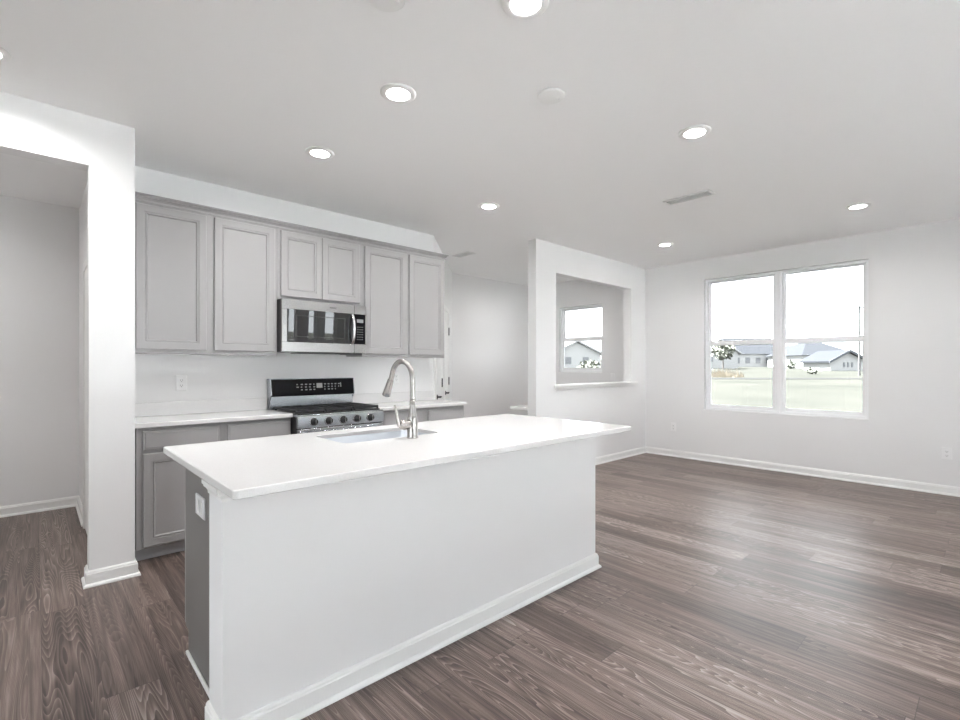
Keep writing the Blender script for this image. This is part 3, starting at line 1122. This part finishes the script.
# ------------------------------------------------------------------ outdoors
FWX, FWY = math.sin(YAW), math.cos(YAW)


def at(u, D):
    """ground position seen at picture column u and at distance D ahead"""
    r = (u - 480) / 480.05 * D
    return FWX * D + FWY * r, FWY * D - FWX * r


def gz(x, y):
    D = FWX * x + FWY * y
    return -0.42 + 0.02 * max(D, 0)


def lawn_mat():
    m = mat('pale_lawn', (0.36, 0.40, 0.27), 0.95, spec=0.0)
    nt, b, N = nodes(m)
    tc = N('ShaderNodeTexCoord')
    no = N('ShaderNodeTexNoise')
    no.inputs['Scale'].default_value = 0.22
    no.inputs['Detail'].default_value = 6
    cr = N('ShaderNodeValToRGB')
    e = cr.color_ramp.elements
    e[0].position, e[0].color = 0.35, (0.0185, 0.019, 0.0168, 1)
    e[1].position, e[1].color = 0.65, (0.0235, 0.0235, 0.0208, 1)
    L = nt.links.new
    L(tc.outputs['Object'], no.inputs['Vector'])
    L(no.outputs['Fac'], cr.inputs['Fac'])
    L(cr.outputs['Color'], b.inputs['Base Color'])
    return m


M_LAWN = lawn_mat()
M_BOUNCE = mat('bounce_concrete', (0.72, 0.73, 0.74), 0.85)
M_ROAD = mat('concrete_road', (0.017, 0.017, 0.017), 0.9, spec=0.0)
M_SIDING = mat('white_siding', (0.30, 0.30, 0.30), 0.7)
M_ROOF = bump(mat('grey_shingles', (0.0150, 0.0160, 0.0182), 0.9, spec=0.05), 8, 0.4, 0.02)
M_ROOFP = mat('pale_shingles', (0.30, 0.30, 0.31), 0.9)
M_FASCIA = mat('dark_fascia', (0.06, 0.065, 0.075), 0.7)
M_HWIN = mat('house_window', (0.12, 0.125, 0.135), 0.3)
M_GAR = mat('garage_door', (0.16, 0.16, 0.16), 0.6)
M_BRUSH = mat('dry_brush', (0.24, 0.21, 0.165), 0.9)
M_LEAF = mat('pale_foliage', (0.085, 0.09, 0.072), 0.9)
M_BARK = mat('bark', (0.15, 0.14, 0.13), 0.9)
M_POLE = mat('weathered_pole', (0.045, 0.045, 0.045), 0.9)

gm = MB()
N_ = 40
gv, gf = [], []
for i in range(N_ + 1):
    for j in range(N_ + 1):
        x, y = -140 + 420 * i / N_, -140 + 420 * j / N_
        gv.append((x, y, gz(x, y)))
for i in range(N_):
    for j in range(N_):
        gf.append((i * (N_ + 1) + j, (i + 1) * (N_ + 1) + j, (i + 1) * (N_ + 1) + j + 1, i * (N_ + 1) + j + 1))
gm.add(gv, gf)
gm.build('ground', M_LAWN, kind='structure')
pt = MB().box(XL - .5, XW + 1, YB - 6.0, YB - .2, -.5, -.06)
pt.build('added_bounce_patio', M_BOUNCE, kind='structure')  # unseen slab added to bounce sunlight up onto the ceiling
rd = MB()
for D0, D1 in ((36.8, 38.6),):
    q = []
    for D in (D0, D1):
        for sft in (-60, 70):
            x, y = FWX * D + FWY * sft, FWY * D - FWX * sft
            q.append((x, y, gz(x, y) + .02))
            q.append((x, y, gz(x, y) - .05))
    rd.add(q, [(0, 2, 6, 4), (1, 5, 7, 3), (0, 1, 3, 2), (4, 6, 7, 5), (0, 4, 5, 1), (2, 3, 7, 6)])
rd.build('road', M_ROAD, kind='structure')


def house(u, D, wd, dp, hw, hr, label, turn=0, style='side', wins=(), garage=None, dark=True):
    x, y = at(u, D)
    z = gz(x, y)
    r = thing('house', (0, 0, 0), label, 'house', 'houses beyond the lawn')
    MB().box(-wd / 2, wd / 2, 0, dp, -.6, hw).build('walls', M_SIDING, r)
    ov = .4
    if style == 'side':      # ridge along x
        roof = MB()
        roof.prism([(-ov, hw - .05), (dp + ov, hw - .05), (dp / 2, hw + hr)], lambda a_, b_, q: (q, a_, b_), -wd / 2 - ov, wd / 2 + ov)
    elif style == 'hip':
        roof = MB()
        x0, x1 = -wd / 2 - ov, wd / 2 + ov
        rl = max((wd - dp) / 2, .5)
        roof.add([(x0, -ov, hw), (x1, -ov, hw), (x1, dp + ov, hw), (x0, dp + ov, hw), (-rl, dp / 2, hw + hr), (rl, dp / 2, hw + hr)],
                 [(0, 1, 5, 4), (1, 2, 5), (2, 3, 4, 5), (3, 0, 4), (0, 3, 2, 1)])
    else:                    # gable faces the viewer
        roof = MB()
        gb = MB().prism([(-wd / 2, hw), (wd / 2, hw), (0, hw + hr - .12)], lambda a_, b_, q: (a_, q, b_), 0, dp)
        gb.build('gable', M_SIDING, r)
        for s_ in (-1, 1):
            roof.prism([(s_ * (wd / 2 + ov), hw - .25), (0, hw + hr), (0, hw + hr + .22), (s_ * (wd / 2 + ov), hw - .03)], lambda a_, b_, q: (a_, q, b_), -ov, dp + ov)
        if dark:
            f = MB()
            for s_ in (-1, 1):
                f.prism([(s_ * (wd / 2 + ov + .03), hw - .32), (0, hw + hr - .08), (0, hw + hr + .24), (s_ * (wd / 2 + ov + .03), hw - .02)], lambda a_, b_, q: (a_, q, b_), -ov - .06, -ov - .01)
            f.build('fascia', M_FASCIA, r)
    roof.build('roof', M_ROOF if dark else M_ROOFP, r)
    for (wx, wz, ww, wh) in wins:
        f = MB().box(wx - ww / 2, wx + ww / 2, -.05, -.001, wz, wz + wh).build('window', M_HWIN, r)
    if garage:
        gx, gw = garage
        MB().box(gx - gw / 2, gx + gw / 2, -.05, -.001, -.2, 2.1).build('garage_door', M_GAR, r)
    r.location = (x, y, z)
    r.rotation_euler = (0, 0, -YAW + turn)
    return r


house(719, 72, 6.2, 9, 2.4, 1.9, 'white gabled house with pale roof, leftmost seen through the double window', .15, 'gable', ((-1.4, 1.0, .8, .8),), dark=False)
house(758, 84, 9.0, 9, 2.3, 3.0, 'long grey-roofed house left of the window mullion with a row of small windows', 0, 'side',
      ((-3.6, .6, .8, 1.0), (-1.8, .6, .8, 1.0), (0, .6, .8, 1.0), (1.8, .6, .8, 1.0), (3.6, .6, .8, 1.0)))
house(797, 96, 5.4, 9, 2.2, 1.7, 'small house with dark peaked eaves just right of the window mullion', 0, 'gable', ((-1.2, .8, .9, 1.0), (1.2, .8, .9, 1.0)))
house(830, 74, 8.4, 9, 2.0, 2.6, 'wide grey hip-roofed house in the middle of the right window pane', 0, 'hip', ((1.6, 1.0, .6, .9), (2.7, 1.0, .6, .9)), (-2.0, 2.4))
house(848, 60, 4.4, 5, 1.25, 1.15, 'white garage wing with dark rake and three narrow windows', 0, 'gable', ((-.5, .45, .22, .6), (0, .45, .22, .6), (.5, .45, .22, .6)))
house(577, 62, 6.5, 8, 2.2, 1.5, 'pale gabled house seen through the window beyond the half wall', .2, 'gable', ((-1.2, .8, .8, .9), (1.2, .8, .8, .9)), dark=False)


def blobs(name, u, D, w_, h_, d_, n, m_, label, cat, group=None, trunk=0, seedv=1):
    rn = random.Random(seedv)
    x, y = at(u, D)
    z = gz(x, y)
    r = thing(name, (x, y, z), label, cat, group)
    mb = MB()
    for _ in range(n):
        th, ph = rn.uniform(0, 2 * math.pi), math.acos(rn.uniform(-1, 1))
        rr_ = rn.random() ** .4
        px = x + w_ / 2 * rr_ * math.sin(ph) * math.cos(th)
        py = y + d_ / 2 * rr_ * math.sin(ph) * math.sin(th)
        pz = z + trunk + h_ / 2 + h_ / 2 * rr_ * math.cos(ph)
        s_ = rn.uniform(.10, .22) * (1 if trunk == 0 else 1.5)
        a_ = Vector((rn.uniform(-1, 1), rn.uniform(-1, 1), rn.uniform(-1, 1))).normalized()
        b_ = a_.orthogonal().normalized()
        c_ = a_.cross(b_)
        p = Vector((px, py, max(pz, z + .05)))
        mb.add([p - b_ * s_, p + c_ * s_ * .6, p + b_ * s_, p - c_ * s_ * .6], [(0, 1, 2, 3)])
    mb.build('foliage', m_, r)
    st = MB()
    if trunk:
        st.tube([(x, y, z - .2), (x + .05, y, z + trunk * .7), (x, y, z + trunk + h_ * .5)], [.16, .12, .05], 8)
        for q in range(4):
            aa = q * 1.6
            st.tube([(x, y, z + trunk), (x + math.cos(aa) * w_ * .3, y + math.sin(aa) * d_ * .3, z + trunk + h_ * .5)], [.06, .02], 6)
        st.build('trunk', M_BARK, r)
    else:
        for q in range(5):
            aa = q * 1.26
            st.tube([(x, y, z - .05), (x + math.cos(aa) * w_ * .25, y + math.sin(aa) * d_ * .25, z + h_ * .7)], [.03, .012], 6)
        st.build('stems', M_BARK, r)
    return r


# a strip of dry tall grass nobody could count
rn = random.Random(11)
gr = MB()
for _ in range(420):
    x, y = at(rn.triangular(710, 746, 722), rn.uniform(40.2, 43.5))
    z = gz(x, y)
    hgt = rn.uniform(.15, .85) * rn.uniform(.5, 1.1)
    dx, dy = rn.uniform(-.12, .12), rn.uniform(-.12, .12)
    s_ = rn.uniform(.02, .045)
    hgt *= 1.15 - .7 * max(0, (x - at(722, 42)[0]) / (at(746, 42)[0] - at(722, 42)[0])) if x > at(722, 42)[0] else 1
    gr.add([(x - s_, y + s_, z - .02), (x + s_, y - s_, z - .02), (x + dx, y + dy, z + hgt)], [(0, 1, 2)])
go = gr.build('dry_tall_grass', M_BRUSH)
tag(go, 'strip of dry brown tall grass on the lawn outside the left pane', 'grass')
go['kind'] = 'stuff'
blobs('bare_tree', 723, 66, 3.4, 2.6, 3.0, 500, M_LEAF, 'pale rounded tree in front of the leftmost far house', 'tree', None, 1.3, 2)
blobs('shrub', 791, 70, 1.8, 1.3, 1.4, 260, M_LEAF, 'round shrub in front of the small dark-eaved house', 'shrub', None, 0, 3)
blobs('shrub', 812, 48, .8, .6, .8, 160, M_LEAF, 'low shrub before the wide hip-roofed house', 'shrub', None, 0, 4)
blobs('shrub', 590, 40, 3.0, 1.5, 1.4, 360, M_LEAF, 'wide pale shrub seen through the window beyond the half wall', 'shrub', None, 0, 5)

px, py = at(859.3, 44)
pz = gz(px, py)
po = thing('utility_pole', (px, py, pz), 'thin utility pole with a crossarm at the right edge of the double window', 'pole')
MB().tube([(px, py, pz - .5), (px, py, pz + 4.0), (px, py, pz + 6.35), (px, py, pz + 7.3)], [.09, .08, .06, .035], 10).build('mast', M_POLE, po)
ca = MB()
dx, dy = FWY, -FWX
ca.tube([(px - dx * .42, py - dy * .42, pz + 6.33), (px + dx * .36, py + dy * .36, pz + 6.25)], .06, 8)
ca.build('crossarm', M_POLE, po)
for q in (-.36, .30):
    MB().lathe([(.03, 0), (.05, .05), (.03, .1), (.0, .11)], (px + dx * q, py + dy * q, pz + 6.36), (0, 0, 1), 10).build('insulator', M_POLE, po)
